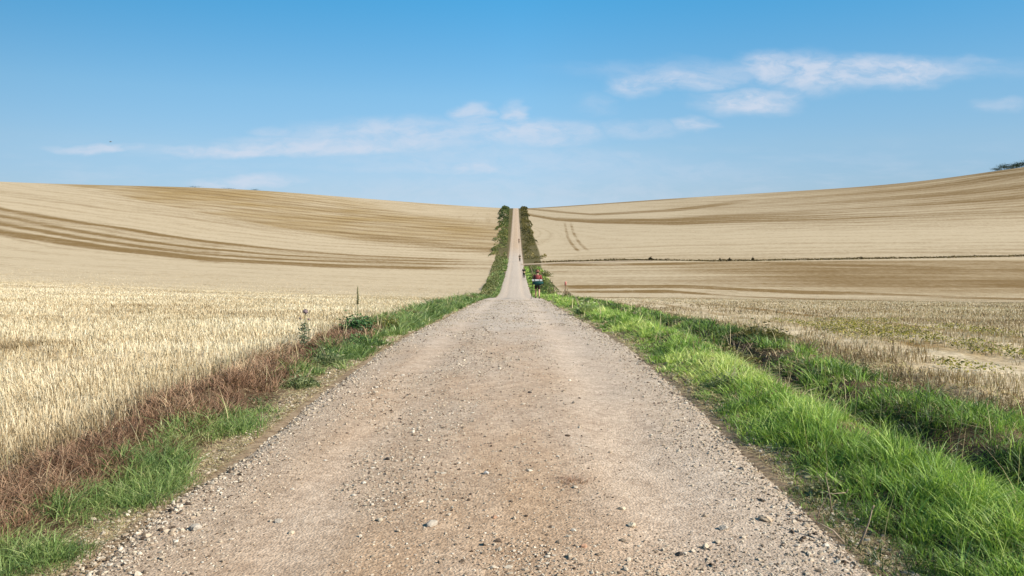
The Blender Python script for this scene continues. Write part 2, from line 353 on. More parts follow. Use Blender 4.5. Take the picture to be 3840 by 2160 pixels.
# ---------------------------------------------------------------- gravel road
xq = np.linspace(RL-.14, RR+.14, 71); xc = (RL+RR)/2; hwid = (RR-RL)/2
ysr = ys[ys < 640]; XR, YR = np.meshgrid(xq, ysr); xf, yf = XR.ravel(), YR.ravel()
u = (xf-xc)/hwid; xf = xf+(rl(yf)-RL)*np.clip(-u, 0, 1.1)
edge = sstep(.93, 1.08, abs(u)+.05*(fbm(xf*1.2, yf*.8, 41, 3)-.5)*2)
zz = height(xf, yf, micro=False)+.035*(1-u*u)-.02*np.exp(-((abs(u)-.52)/.16)**2)+.014*(fbm(xf*2.2, yf*1.6, 43, 4)-.5)*2-.075*edge+.012
nyr, nxr = XR.shape; ii = (np.arange(nyr-1)[:, None]*nxr+np.arange(nxr-1)[None]).ravel()
m, g = material('road_gravel'); pos = g.new('ShaderNodeNewGeometry').outputs['Position']
s3 = g.new('ShaderNodeSeparateXYZ'); g.put(s3.inputs[0], pos)
px = g.math('ADD', s3.outputs[0], .15); apx = g.math('ABSOLUTE', px)
n1 = g.noise(g.vmath('MULTIPLY', pos, (1, .35, 1)), .9, 4, .6)[0]; n2 = g.noise(pos, 28, 6, .8)[0]; n3 = g.noise(pos, 5, 5, .7)[0]
vd, vcol = g.voro(pos, 62); vd2, vcol2 = g.voro(pos, 26)
orange = g.rng(g.math('ADD', g.rng(s3.outputs[1], 3, 24, .92, .05), g.math('MULTIPLY', g.math('SUBTRACT', n1, .5), 1.5)), .15, .95)
orange = g.math('MULTIPLY', orange, g.rng(px, .3, 1.3, 1, .5))
c = g.mix(orange, ROADG, ROADO)
c = g.mix(g.math('MULTIPLY', g.rng(s3.outputs[1], 220, 270, 0, 1), .75), c, (.48, .345, .22))
rut = g.math('ADD', g.rng(g.math('ABSOLUTE', g.math('SUBTRACT', apx, .98)), .42, .08, 0, 1, smooth=True), g.math('MULTIPLY', g.math('SUBTRACT', n3, .5), .8))
c = g.mix(g.rng(apx, 1.2, 1.8, 0, .45), c, (.47, .40, .32))
c = g.mix(g.math('MULTIPLY', rut, .30, clamp=True), c, (.60, .475, .36))
ss = g.new('ShaderNodeSeparateColor'); g.put(ss.inputs[0], vcol); s4 = g.new('ShaderNodeSeparateColor'); g.put(s4.inputs[0], vcol2)
stone = g.rng(ss.outputs[0], 0, 1, .55, 1.42); c = g.mix(.65, c, g.mix(1, c, g.mix(stone, (.5, .5, .5), (1, 1, 1)), 'MULTIPLY'))
c = g.mix(1, c, g.mix(g.rng(n2, .32, .62), (.60, .54, .49), (1.26, 1.24, 1.21)), 'MULTIPLY')
c = g.mix(1, c, g.mix(g.rng(n3, .3, .65), (.84, .81, .79), (1.12, 1.12, 1.12)), 'MULTIPLY')
c = g.mix(g.math('MULTIPLY', g.math('GREATER_THAN', s4.outputs[1], .84), g.rng(vd2, .010, .006)), c, (.62, .57, .48))
hh = g.math('ADD', g.math('MULTIPLY', g.math('SUBTRACT', 1, vd), .5), g.math('MULTIPLY', n2, .8))
finish(g, principled(g, c, .95, bump(g, hh, .8, .014), .15).outputs[0])
road = np_mesh('road', np.stack([xf, yf, zz], 1), np.stack([ii, ii+1, ii+nxr+1, ii+nxr], 1), None, m, smooth=True)
tag(road, kind='structure', label='straight pale gravel road dipping over a brow and climbing the far hill', cat='road')
def road_z(x, y):
    x = np.asarray(x, float); y = np.asarray(y, float)
    u = np.where(x < xc, (x-xc)/(xc-rl(y)), (x-xc)/hwid)
    return height(x, y, micro=False)+.035*(1-u*u)-.02*np.exp(-((abs(u)-.52)/.16)**2)+.014*(fbm(x*2.2, y*1.6, 43, 4)-.5)*2-.075*sstep(.93, 1.08, abs(u)+.05*(fbm(x*1.2, y*.8, 41, 3)-.5)*2)+.012
# side track leaving the road to the right in the valley floor
xt = grow(1.2, .3, .03, 34); yt = np.linspace(-2.2, 2.2, 7); XT, YT = np.meshgrid(xt, yt)
YT = YT*(1-.6*sstep(12, 32, XT))+lerp(XT, [(1, 189), (4, 190.5), (12, 196), (31, 201)]); x1, y1 = XT.ravel(), YT.ravel()
nn = XT.shape; ii = (np.arange(nn[0]-1)[:, None]*nn[1]+np.arange(nn[1]-1)[None]).ravel()
trk = np_mesh('side_track', np.stack([x1, y1, height(x1, y1)+.06], 1), np.stack([ii, ii+1, ii+nn[1]+1, ii+nn[1]], 1), None, simple_mat('sandy_track', (.42, .31, .20), .95, .2, 1.5), smooth=True)
tag(trk, kind='structure', label='short sandy farm track branching right off the road in the valley', cat='track')
# ---------------------------------------------------------------- stubble, grass, gravel (uncountable cover)
M_STRAW = leaf_mat('straw', .12, .55, .3); M_GRASS = leaf_mat('grass_blade', .30, .5, .35); M_DRY = leaf_mat('dry_grass', .22, .7, .2); M_LEAF = leaf_mat('leaf', .3, .55, .3)
def px_w(y, base, k=.9): return np.maximum(base, k*np.abs(y)/796)
STRAW = [(.20,.135,.068), (.41,.305,.175), (.55,.445,.285), (.65,.555,.385), (.74,.655,.49)]
def stubble(name, side, n, label, dark, hh, xin, y1=125, p=.80):
    y = ysamp(n, 2.2, y1, p); fr = RNG.random(n)**.9
    x0 = xin+.25*(vnoise(y/2, 2 if side < 0 else 5, 6)-.5); x = x0+fr*(.70*y+3.5-x0*.6)
    x = side*x
    # drilled rows a hand apart, slightly skewed to the road
    cl = fbm(x/2.2, y/2.2, 51, 3); keep = RNG.random(n) < (.35+1.1*sstep(.25, .62, cl))*(1-sstep(55, 125, y))
    if side > 0:
        for c in (9.1, 6.6): keep &= (abs(x-c-.5*(vnoise(y/4, 1.5, 15)-.5)) > .26) | (RNG.random(n) < .35)
        keep &= ~((fbm(x/.9, y/.9, 77, 2) > .60) & (x < 8))
    x, y = x[keep], y[keep]; n = len(x)
    h_far = 1-.72*sstep(12, 70, y)
    edge_boost = np.exp(-((abs(x)-xin)/.5)**2)
    h = hh*(.6+.7*RNG.random(n))*(1+.5*edge_boost)*h_far*(.8+.5*fbm(x/3, y/3, 52, 2)); w = px_w(y, .0042, .62)*(.8+.5*RNG.random(n))
    wx, wy = fbm(x/1.3, y/1.3, 53, 2)-.5, fbm(x/1.3, y/1.3, 54, 2)-.5
    lean = np.stack([wx*.6, wy*.6], 1)+RNG.normal(0, .16, (n, 2))*(1+2.5*(RNG.random((n, 1)) < .10))
    cols = pal(STRAW, dark-.38*edge_boost+.04*sstep(8, 40, y)+.55*(fbm(x/1.5, y/1.5, 55, 3)-.5)+.7*(fbm(x/7, y/4, 56, 2)-.5)-(.24*sum(np.exp(-((x-a)/p)**2-((y-b)/q)**2) for a, b, p, q in ((-11, 20, .8, .8), (-10.5, 23.5, 2.2, 1.2), (-7.6, 12, 1.0, .9), (-14.5, 21, .8, .8))) if side < 0 else 0)+.24*RNG.standard_normal(n), .1)
    o = blade_obj(name, stalks(x, y, h, w, lean), cols, M_STRAW)
    return tag(o, label, 'stubble', kind='stuff')
stubble('stubble', -1, 240000, 'pale upright straw stubble left of the road behind the dry grass bank', .60, .115, 3.2)
stubble('stubble', 1, 150000, 'shorter browner straw stubble right of the road beyond the green verge', .34, .085, 4.35)

def grass(name, x, y, h, cols, label, cat, mat, lean_amp=.45, droop=.35, dirx=0, diry=0, w0=.0048, seg=3, lam=1.0, tw=.35):
    n = len(x); wx = fbm(x*lam, y*lam, 61, 2)-.5; wy = fbm(x*lam, y*lam, 62, 2)-.5
    lean = np.stack([dirx+wx*lean_amp*4, diry+wy*lean_amp*4], 1)+RNG.normal(0, tw, (n, 2))
    w = px_w(y, w0, .85)*(.7+.6*RNG.random(n))
    o = blade_obj(name, blades(x, y, h, w, lean, droop, seg, -.01), cols, mat); return tag(o, label, cat, kind='stuff')
def tufted(name, tx, ty, per, rad, h, cols_t, palette, label, cat, mat, lean=.55, droop=.35, w0=.0055, seg=3, hvar=.5, keepz=None):
    """grass in tufts: each tuft has its own height, colour and lean; blades fan out of its middle"""
    k = len(tx); th_ = h*(1+hvar*RNG.standard_normal(k)).clip(.25, 2.2); tl = RNG.normal(0, .28, (k, 2)); tr = rad*(.5+RNG.random(k))*(1+.02*ty)
    j = np.repeat(np.arange(k), per); n = len(j); off = RNG.normal(0, .5, (n, 2)); x = tx[j]+off[:, 0]*tr[j]; y = ty[j]+off[:, 1]*tr[j]
    ok = ~((x > rl(y)+.03) & (x < RR-.03)); j, off, x, y = j[ok], off[ok], x[ok], y[ok]; n = len(j)
    hh = th_[j]*(.4+.75*RNG.random(n))*(1-.25*np.hypot(*off.T).clip(0, 1.5)); L = tl[j]+off*lean+RNG.normal(0, .28, (n, 2))
    cols = pal(palette, cols_t[j]+.13*RNG.standard_normal(n)); o = blade_obj(name, blades(x, y, hh, px_w(y, w0, .85)*(.6+.7*RNG.random(n)), L, droop, seg, -.01), cols, mat)
    return tag(o, label, cat, kind='stuff')
# right verge: tall bright band next to the road, ditch, second rough band
n = 130000; y = ysamp(n, 2.3, 180, 1.35); x = RR+.02+RNG.random(n)*1.50+.18*(vnoise(y*.9, 7, 63)-.5)
tu = fbm(x*2.6, y*1.9, 64, 3); crest = np.exp(-((x-2.42-.22*(vnoise(y*.5, 3.1, 9)-.5)*2)/.52)**2)
keep = RNG.random(n) < (.42+.7*crest)*sstep(.36, .54, tu+.20*crest+.10*band(x, 1.95, .2)); x, y, tu, crest = x[keep], y[keep], tu[keep], crest[keep]
h = (.05+.165*crest)*(.45+.8*RNG.random(len(x)))*(.15+1.6*fbm(x*1.7, y*1.3, 58, 3))*(1+.5*sstep(40, 120, y))
t = .52+.9*(fbm(x*1.4, y*1.0, 65, 3)-.5)+.22*RNG.standard_normal(len(x))+.42*(crest-.6)
GREEN = [(.05,.080,.025), (.125,.20,.045), (.23,.37,.07), (.41,.55,.12), (.62,.65,.24)]
k = (RNG.random(len(x)) < .085) | (RNG.random(len(x)) < .05*sstep(20, 60, y)); tc_ = .30+1.1*(fbm(x*1.6, y*1.1, 65, 3)-.5)+.34*(crest-.5)+.14*RNG.standard_normal(len(x))  # crest blades lighter, foot darker: bank's sunlit top and shade put into colour
tufted('green_grass', x[k], y[k], 17, .070, (h*.86)[k], tc_[k]+.18, GREEN, 'tall bright green grass bank along the right edge of the road', 'grass', M_GRASS, .60, .34, .0060)
n = 85000; y = ysamp(n, 2.6, 180, 1.25); x = 3.15+RNG.random(n)*1.25+.5*(vnoise(y/2, 5, 6)-.5)+sstep(60, 160, y)*1.0*RNG.random(n)
tu = fbm(x*1.9, y*1.3, 66, 3); keep = RNG.random(n) < sstep(.30, .46, tu)*sstep(2.95, 3.3, x)*(1-.5*sstep(4.3, 5.0, x)*(y < 60)); x, y, tu = x[keep], y[keep], tu[keep]
h = (.08+.12*tu)*(.5+.8*RNG.random(len(x)))*(1+.8*sstep(40, 120, y)); t = .34+1.0*(fbm(x*1.2, y*.9, 67, 3)-.5)+.25*sstep(4.1, 4.6, x)+.2*RNG.standard_normal(len(x))
k = RNG.random(len(x)) < .10; tufted('green_grass', x[k], y[k], 12, .07, (h*1.3)[k], (t-.05)[k], GREEN, 'darker patchy grass behind the shadowed ditch, right of the bright bank', 'grass', M_GRASS, .6, .38)
n = 85000; y = ysamp(n, 2.6, 90, 1.1); x = 1.80+RNG.random(n)*3.3; tu = fbm(x*1.5, y*1.2, 68, 3)
keep = RNG.random(n) < np.where(x < 2.3, .7*sstep(.42, .6, tu), .22+.9*sstep(.48, .62, tu)+.4*sstep(3.9, 4.4, x))*np.where((x > 2.3) & (x < 3.0), .45, 1); x, y = x[keep], y[keep]
HAY = [(.12,.07,.035), (.30,.20,.10), (.50,.38,.21), (.68,.56,.34), (.46,.44,.20)]
grass('dry_grass', x, y, .05+.13*RNG.random(len(x)), pal(HAY, .5+.3*RNG.standard_normal(len(x))), 'pale dry flattened straw mixed through the right verge and ditch', 'dry grass', M_DRY, .8, .75, 0, 0, .0042, 3, 1.6, .9)
# left verge: red-brown dead grass under the stubble edge, green patches by the road
n = 80000; y = ysamp(n, 2.4, 60, 1.15); x = -(2.62+RNG.random(n)*.85+.2*(vnoise(y*.7, 2, 69)-.5)); tu = fbm(x*2.4, y*1.8, 70, 3)
keep = RNG.random(n) < (.3+1.0*sstep(.35, .6, tu)); x, y, tu = x[keep], y[keep], tu[keep]
DEAD = [(.07,.034,.020), (.17,.090,.053), (.29,.170,.105), (.42,.275,.17), (.58,.44,.28)]
k = RNG.random(len(x)) < .085; tufted('dead_grass', x[k], y[k], 13, .085, (.04+.22*tu)[k], (.36+1.0*(tu-.5)+.14*RNG.standard_normal(len(x))+.32*sstep(2.9, 3.3, -x)-.12*sstep(12, 30, y))[k], DEAD, 'tangled red brown dead grass bank below the left stubble', 'dead grass', M_DRY, .9, .42, .0050, 4)
n = 120000; y = ysamp(n, 2.6, 215, 1.3); inn = rl(y)-.02+.10*(vnoise(y*1.1, 4, 71)-.5); wdt = .62+.55*sstep(9, 20, y)+1.1*sstep(60, 130, y); x = inn-RNG.random(n)*wdt
tu = fbm(x*1.5, y*1.0, 72, 3)
gap = 1-.97*(band(y, 4.18, .16)+band(y, 7.9, 1.3)*.9)
keep = RNG.random(n) < sstep(.42, .56, tu+.12*sstep(12, 20, y))*gap*sstep(.0, .22, inn-x+.05); x, y, tu = x[keep], y[keep], tu[keep]
GREENL = [(.05,.085,.032), (.11,.17,.050), (.20,.29,.08), (.34,.39,.14), (.54,.50,.27)]
h = (.05+.15*tu)*(.55+.7*RNG.random(len(x)))*(1+1.0*sstep(9, 20, y))*(1+.8*sstep(60, 120, y))
k = RNG.random(len(x)) < .10; tufted('green_grass', x[k], y[k], 11, .06, (h*1.15)[k], (.46+1.0*(fbm(x*1.3, y, 73, 3)-.5)+.12*RNG.standard_normal(len(x)))[k], GREENL, 'short blue green grass patches along the left edge of the road', 'grass', M_GRASS, .8, .45, .0050)
# scattered straw litter along both road edges and on the field edge
n = 34000; s_ = RNG.random(n) < .4; y = ysamp(n, 2.6, 40, 1.2); x = np.where(s_, RR+.02+RNG.exponential(.25, n), rl(y)-.02-RNG.exponential(.30, n))
o = blade_obj('straw_litter', blades(x, y, .012+.03*RNG.random(n), px_w(y, .0035, .7), RNG.normal(0, 3.2, (n, 2)), .6, 3, 0), pal(HAY, .55+.3*RNG.standard_normal(n)), M_DRY)
tag(o, 'loose pale straw bits strewn along the road edges', 'straw', kind='stuff')
n = 520; y = ysamp(n, 4, 60, .9); s_ = RNG.random(n) < .6; x = np.where(s_, 1.95+RNG.random(n)*2.6, -2.4-RNG.random(n)*.9)
o = blade_obj('seed_stems', blades(x, y, .22+.26*RNG.random(n), px_w(y, .0035, .6), RNG.normal(0, .22, (n, 2)), .1, 4, 0), pal(HAY, .6+.2*RNG.standard_normal(n)), M_DRY)
tag(o, 'thin dry seed stems standing above both grassy verges', 'dry stems', kind='stuff')
# yellow-green weed patch in the right stubble
n = 15000; y = ysamp(n, 9.5, 21, 1.0); x = 5.6+RNG.random(n)*3.4+(y-12)*.12; tu = fbm(x*1.1, y*.6, 74, 3); keep = tu > .50; x, y = x[keep], y[keep]
P = np.stack([x, y, height(x, y)+.01+.10*RNG.random(len(x))], 1)
WEED = [(.09,.10,.030), (.20,.19,.045), (.36,.31,.07), (.52,.43,.12)]
o = blade_obj('weed_patch', leaves(P, .018+.016*RNG.random(len(x))), pal(WEED, .45+.3*RNG.standard_normal(len(x))), M_LEAF); tag(o, 'low yellow green weeds spreading through the right stubble', 'weeds', kind='stuff')
# gravel: loose stones, coarser toward the road edges
m_, g = material('gravel_stone'); a = g.new('ShaderNodeAttribute'); a.attribute_name = 'col'; pos = g.new('ShaderNodeNewGeometry').outputs['Position']
nz = g.noise(pos, 60, 4, .7)[0]; c = g.mix(1, a.outputs['Color'], g.mix(g.rng(nz, .3, .7), (.82, .82, .82), (1.12, 1.12, 1.12)), 'MULTIPLY')
finish(g, principled(g, c, .9, bump(g, nz, .5, .004), .2).outputs[0]); M_STONE = m_
PH = (1+5**.5)/2; ICO = np.array([(-1,PH,0),(1,PH,0),(-1,-PH,0),(1,-PH,0),(0,-1,PH),(0,1,PH),(0,-1,-PH),(0,1,-PH),(PH,0,-1),(PH,0,1),(-PH,0,-1),(-PH,0,1)])/math.hypot(1, PH)
IT = np.array([(0,11,5),(0,5,1),(0,1,7),(0,7,10),(0,10,11),(1,5,9),(5,11,4),(11,10,2),(10,7,6),(7,1,8),(3,9,4),(3,4,2),(3,2,6),(3,6,8),(3,8,9),(4,9,5),(2,4,11),(6,2,10),(8,6,7),(9,8,1)])
n = 135000; y = ysamp(n, 2.4, 45, 1.45); q_ = (RNG.random(n)*2-1)*1.13; x = xc+np.where(q_ < 0, (xc-rl(y))*q_, hwid*q_)
e = abs(x-xc)/hwid; tu = fbm(x*1.3, y*.8, 81, 3); keep = RNG.random(n) < (.30+.75*sstep(.72, .95, e)+.9*sstep(.47, .62, tu)-.28*band(abs(x-xc), .98, .26)); x, y = x[keep], y[keep]; n = len(x); e = abs(x-xc)/hwid
s = .0027*np.exp(.52*RNG.standard_normal(n))*(1+.5*sstep(.8, 1, e))*(1+y*.055); s = np.minimum(s, .013+y*.0006)
V = ICO[None]*(1+.26*RNG.standard_normal((n, 12, 1))).clip(.55, 1.5)*(np.array([1, 1, .7])*(1+.25*RNG.standard_normal((n, 1, 3))).clip(.5, 1.7))*s[:, None, None]
th = RNG.random(n)*6.28; ct, st_ = np.cos(th)[:, None], np.sin(th)[:, None]
V = np.stack([V[..., 0]*ct-V[..., 1]*st_, V[..., 0]*st_+V[..., 1]*ct, V[..., 2]], -1); V = V+np.stack([x, y, np.maximum(road_z(x, y), np.where(e > 1.02, height(x, y), -99))+s*.25], 1)[:, None]
GR = [(.09,.06,.04), (.28,.21,.145), (.44,.35,.25), (.52,.43,.32), (.60,.52,.41)]
o = np_mesh('gravel', V.reshape(-1, 3), None, (np.arange(n)[:, None, None]*12+IT[None]).reshape(-1, 3), M_STONE, col=np.repeat(pal(GR, .50+.32*RNG.standard_normal(n), .08), 12, 0), smooth=False)
tag(o, 'loose beige and grey gravel scattered over the road', 'gravel', kind='stuff')

# ---------------------------------------------------------------- single larger stones on the road
def stone(x, y, r, col, label, flat=.65, rot=0.):
    bm = bmesh.new(); bmesh.ops.create_icosphere(bm, subdivisions=3, radius=1)
    rs = np.random.default_rng(int(abs(x*977+y*131)*10)); pl = rs.standard_normal((9, 3)); pl /= np.linalg.norm(pl, axis=1)[:, None]; dd = .52+.35*rs.random(9); ax = (1+.3*rs.random(), .75+.3*rs.random(), flat)
    for v in bm.verts:
        c = np.array(v.co)
        for q, d in zip(pl, dd):
            t = c@q
            if t > d: c = c-q*(t-d)*.9
        c = c*(1+.05*rs.standard_normal()); v.co = Vector(c*np.array(ax)*r*.9)
    me = bpy.data.meshes.new('stone'); bm.to_mesh(me); bm.free(); n = len(me.vertices)
    at = me.attributes.new('col', 'FLOAT_COLOR', 'POINT'); c4 = np.ones((n, 4), np.float32); c4[:, :3] = col; at.data.foreach_set('color', c4.ravel())
    me.materials.append(M_STONE); o = bpy.data.objects.new('stone', me); COL.objects.link(o)
    z = float(road_z(np.array([x]), np.array([y]))[0]); o.location = (x, y, z+r*flat*.35); o.rotation_euler = (0, 0, rot)
    tag(o, label, 'stone', 'larger stones lying on the gravel road')
CREAM, GREY, WARM, DARK, RED = (.54,.44,.31), (.40,.34,.27), (.50,.38,.26), (.07,.055,.045), (.42,.24,.15)
STONES = [
 (-1.338,4.379,.026,GREY,'grey stone near the left road edge, above the pale pair of stones'),
 (-1.22,4.22,.018,CREAM,'small cream stone at the lower left, nearest the left grass'),
 (-.764,4.363,.022,CREAM,'cream stone in the left wheel track, beside a small dark hollow'),
 (-.46,4.27,.033,GREY,'large pale grey stone near the middle of the road, left of centre'),
 (-.635,4.19,.018,WARM,'small tan stone just below the large pale grey stone'),
 (.62,4.56,.025,CREAM,'cream stone standing up alone on the right half of the road'),
 (.64,4.30,.027,CREAM,'rounded cream stone on the right, nearer the camera than the lone upright one'),
 (.83,3.95,.022,DARK,'near black stone at the bottom right of the road'),
 (.99,4.04,.026,CREAM,'pale stone just right of the near black stone'),
 (1.42,4.44,.040,WARM,'broad flat tan stone beside the dry twig on the right edge'),
 (1.14,4.28,.028,GREY,'flat grey stone between the wheel track and the dry twig'),
 (-.20,5.20,.024,(.50,.47,.42),'greyish stone near the centre, farther up the road'),
 (.14,8.00,.022,DARK,'small dark stone alone in the middle distance of the road'),
 (-1.77,4.28,.038,GREY,'whitish stone touching the left road edge by the grass'),
 (-.92,5.60,.023,DARK,'dark flat stone left of centre in the middle distance'),
 (.35,3.98,.020,RED,'reddish stone at the bottom edge right of centre'),
 (-.12,4.40,.017,RED,'small reddish brown stone in the road centre'),
]
for i, (x, y, r, c, lb) in enumerate(STONES): stone(x, y, r, c, lb, rot=i*1.3)

# ---------------------------------------------------------------- single plants
def tube(bm, pts, r0, r1, n=6):
    rings = []
    for i, p in enumerate(pts):
        p = Vector(p); d = (Vector(pts[min(i+1, len(pts)-1)])-Vector(pts[max(i-1, 0)])).normalized(); a = d.orthogonal().normalized(); b = d.cross(a)
        r = r0+(r1-r0)*i/(len(pts)-1); rings.append([bm.verts.new(p+(a*math.cos(t)+b*math.sin(t))*r) for t in [6.2832*k/n for k in range(n)]])
    for A, B in zip(rings, rings[1:]):
        for k in range(n): bm.faces.new((A[k], A[(k+1) % n], B[(k+1) % n], B[k]))
    bm.faces.new(rings[0][::-1]); bm.faces.new(rings[-1])
def blob(bm, c, r, sc=(1, 1, 1), sub=2, jit=0):
    m4 = Matrix.Translation(c) @ Matrix.Diagonal((*sc, 1)); k = bmesh.ops.create_icosphere(bm, subdivisions=sub, radius=r, matrix=m4)
    for v in k['verts']: v.co += Vector([random.uniform(-jit, jit) for _ in range(3)])
def foliage(name, pts, size, cols, t, parent, mat=None, elong=1.6):
    P = np.array(pts); return blade_obj(name, leaves(P, size, elong=elong), pal(cols, t), mat or M_LEAF, parent)
M_STEM = simple_mat('weed_stem', (.16,.17,.08), .8, .2, 30); M_BROWNSTEM = simple_mat('dry_stem', (.34,.25,.17), .8, .25, 40)
M_SEED = simple_mat('seed_head', (.22,.20,.10), .9, .3, 60); M_PURP = simple_mat('thistle_head', (.22,.16,.16), .9, .3, 60); M_WOOD = simple_mat('bark', (.12,.09,.06), .9, .3, 3)
# tall flower spike (left verge)
x, y = -2.86, 14.3; r = empty('flower_spike', (x, y, hz(x, y))); r.scale = (.6,)*3; tag(r, 'tall dark seed spike with broad leaves at its foot, rising above the left verge', 'plant')
bm = bmesh.new(); tube(bm, [(0,0,0),(.01,0,.4),(.0,.01,.8),(.02,0,1.32)], .016, .007); bm_obj('stem', bm, M_STEM, r)
bm = bmesh.new(); tube(bm, [(.0,.01,.78),(.01,0,.95),(.015,0,1.15),(.02,0,1.33)], .030, .010, 8)
for k in range(70): tz = random.uniform(.78, 1.3); an = random.uniform(0, 6.28); q = .034*(1.3-tz)/.52+.008; blob(bm, (.012+q*math.cos(an), q*math.sin(an), tz), .012, sub=1)
bm_obj('seed_spike', bm, M_SEED, r)
pts = [(random.gauss(0,.22), random.gauss(0,.2), abs(random.gauss(.12,.16))) for _ in range(700)]
foliage('leaves', pts, np.full(700, .06), [(.03,.075,.028),(.06,.14,.045),(.12,.22,.07)], RNG.random(700), r, elong=2)
# thistle
x, y = -3.0, 11.2; r = empty('thistle', (x, y, hz(x, y))); r.scale = (.68,)*3; tag(r, 'grey thistle with a round head standing at the edge of the left stubble', 'plant')
bm = bmesh.new(); tube(bm, [(0,0,0),(.0,0,.3),(.02,.0,.55),(.03,0,.70)], .010, .006); tube(bm, [(0,0,.35),(-.06,0,.48),(-.08,0,.58)], .006, .004); tube(bm, [(.01,0,.42),(.07,.02,.50),(.09,.02,.56)], .006, .004); bm_obj('stem', bm, M_STEM, r)
for (a, b, c, q) in ((.03,0,.74,.050), (-.08,0,.60,.022), (.09,.02,.58,.022)):
    bm = bmesh.new(); blob(bm, (a, b, c), q, (1, 1, .85), 3, q*.12)
    for k in range(60):
        v = Vector([random.gauss(0,1) for _ in range(3)]).normalized(); tube(bm, [Vector((a,b,c))+v*q*.8, Vector((a,b,c))+v*q*1.35], q*.08, q*.02, 3)
    bm_obj('flower_head', bm, M_PURP, r)
pts = [(random.gauss(0,.05), random.gauss(0,.05), random.uniform(.02,.5)) for _ in range(110)]
foliage('leaves', pts, np.full(110, .04), [(.10,.12,.06),(.20,.23,.14)], RNG.random(110), r, elong=2.2)
# leafy clumps: blades and thin leaves round a few off-centre tufts, so the outline stays ragged
def clump(x, y, rad, h, n, size, cols, label, name='weed_clump', cat='weed', up=.6, twigs=4):
    r = empty(name, (x, y, hz(x, y))); tag(r, label, cat); near = y < 40; k = 6 if near else 4
    c = RNG.normal(0, rad*.22, (k, 2)); c[0] = 0; ch = h*(.45+.6*RNG.random(k)); cr = rad*(.30+.35*RNG.random(k)); n = int(n*(1.6 if near else 1)); j = RNG.integers(0, k, n)
    off = RNG.normal(0, .55, (n, 2))*cr[j][:, None]; bx, by = c[j, 0]+off[:, 0], c[j, 1]+off[:, 1]; hh = ch[j]*(.35+.75*RNG.random(n)); q = np.hypot(off[:, 0], off[:, 1])/cr[j]
    if near:
        lean = off/cr[j][:, None]*.55+RNG.normal(0, .3, (n, 2)); V, Q, T, nv = blades(bx, by, hh*(1-.35*q.clip(0, 1)), np.full(n, max(.006, y*.0011)), lean, .35, 3, -.01, z=height(x+bx, y+by)-hz(x, y))
        np_mesh('blades', V, Q, T, M_LEAF, r, np.repeat(pal(cols, .5+.22*RNG.standard_normal(n)), nv, 0)); m = n//2
    else: m = n
    P = np.stack([bx[:m], by[:m], (hh*RNG.random(n)*(1-.4*q.clip(0, 1)))[:m]+height(x+bx[:m], y+by[:m])-hz(x, y)], 1)
    foliage('leaves', P, size*(.45 if near else 1)*(.6+.8*RNG.random(m)), cols, .5+.25*RNG.standard_normal(m), r, elong=2.6 if near else 1.6)
    for i in range(twigs):
        bm = bmesh.new(); a = random.uniform(0, 6.28); tube(bm, [(0, 0, -.02), (math.cos(a)*rad*.3, math.sin(a)*rad*.3, h*.45), (math.cos(a)*rad*.55, math.sin(a)*rad*.55, h*.95)], h*.02, h*.008, 4); bm_obj('stem', bm, M_BROWNSTEM, r)
    return r
DG = [(.03,.06,.022), (.07,.135,.04), (.14,.22,.07), (.24,.32,.12)]; BG = [(.07,.065,.025), (.14,.13,.045), (.24,.21,.08), (.34,.29,.13)]; GG = [(.09,.12,.05), (.19,.23,.10), (.34,.35,.17)]
clump(-2.55, 12.8, .40, .22, 900, .06, DG, 'dark green leafy weed on the left verge just before the tall spike')
clump(-2.35, 8.6, .24, .20, 420, .045, GG, 'grey green weed at the left road edge below the brown dead grass')
clump(-2.42, 10.3, .26, .26, 420, .045, GG, 'grey green grassy weed left of the road beside the dark hollow')
clump(-2.75, 16.5, .5, .40, 800, .07, [(.10,.11,.03),(.2,.2,.06),(.33,.30,.09)], 'yellow flecked weed on the left verge beyond the tall spike')
clump(4.35, 13.6, .55, .42, 900, .07, BG, 'dark brown green mound of weeds at the right field edge, seed heads above')
clump(3.25, 11.6, .40, .28, 700, .055, BG, 'small dark olive weed mound in the middle of the right verge')
clump(2.15, 8.2, .26, .20, 480, .045, GG, 'grey green weed on the right road edge before the bright bank')
clump(1.95, 4.9, .20, .13, 360, .035, [(.12,.13,.05),(.28,.26,.12),(.42,.38,.22)], 'pale straw coloured weed where the near right bank meets the road')
clump(2.05, 24.5, .42, .62, 420, .11, [(.20,.26,.09),(.36,.42,.18),(.50,.55,.28)], 'pale yellow green tall grass clump on the right road edge toward the hiker', 'grass_clump', 'grass')
# red-brown dry tuft growing in the road
x, y = .37, 5.05; z = float(road_z(np.array([x]), np.array([y]))[0]); r = empty('dry_tuft', (x, y, z)); tag(r, 'flat red brown dry tuft growing in the right half of the road', 'dry tuft')
n = 170; th = RNG.random(n)*6.28; q = RNG.random(n)**.8*.10; bx, by = q*np.cos(th), q*np.sin(th)
V, Q, T, nv = blades(bx, by, .02+.03*RNG.random(n), np.full(n, .0045), np.stack([np.cos(th), np.sin(th)], 1)*1.6*RNG.random((n, 1))+RNG.normal(0, .6, (n, 2)), .5, 3, 0, z=np.zeros(n))
np_mesh('blades', V, Q, T, M_DRY, r, np.repeat(pal([(.24,.13,.09),(.42,.27,.19),(.60,.43,.32)], .5+.3*RNG.standard_normal(n)), nv, 0))
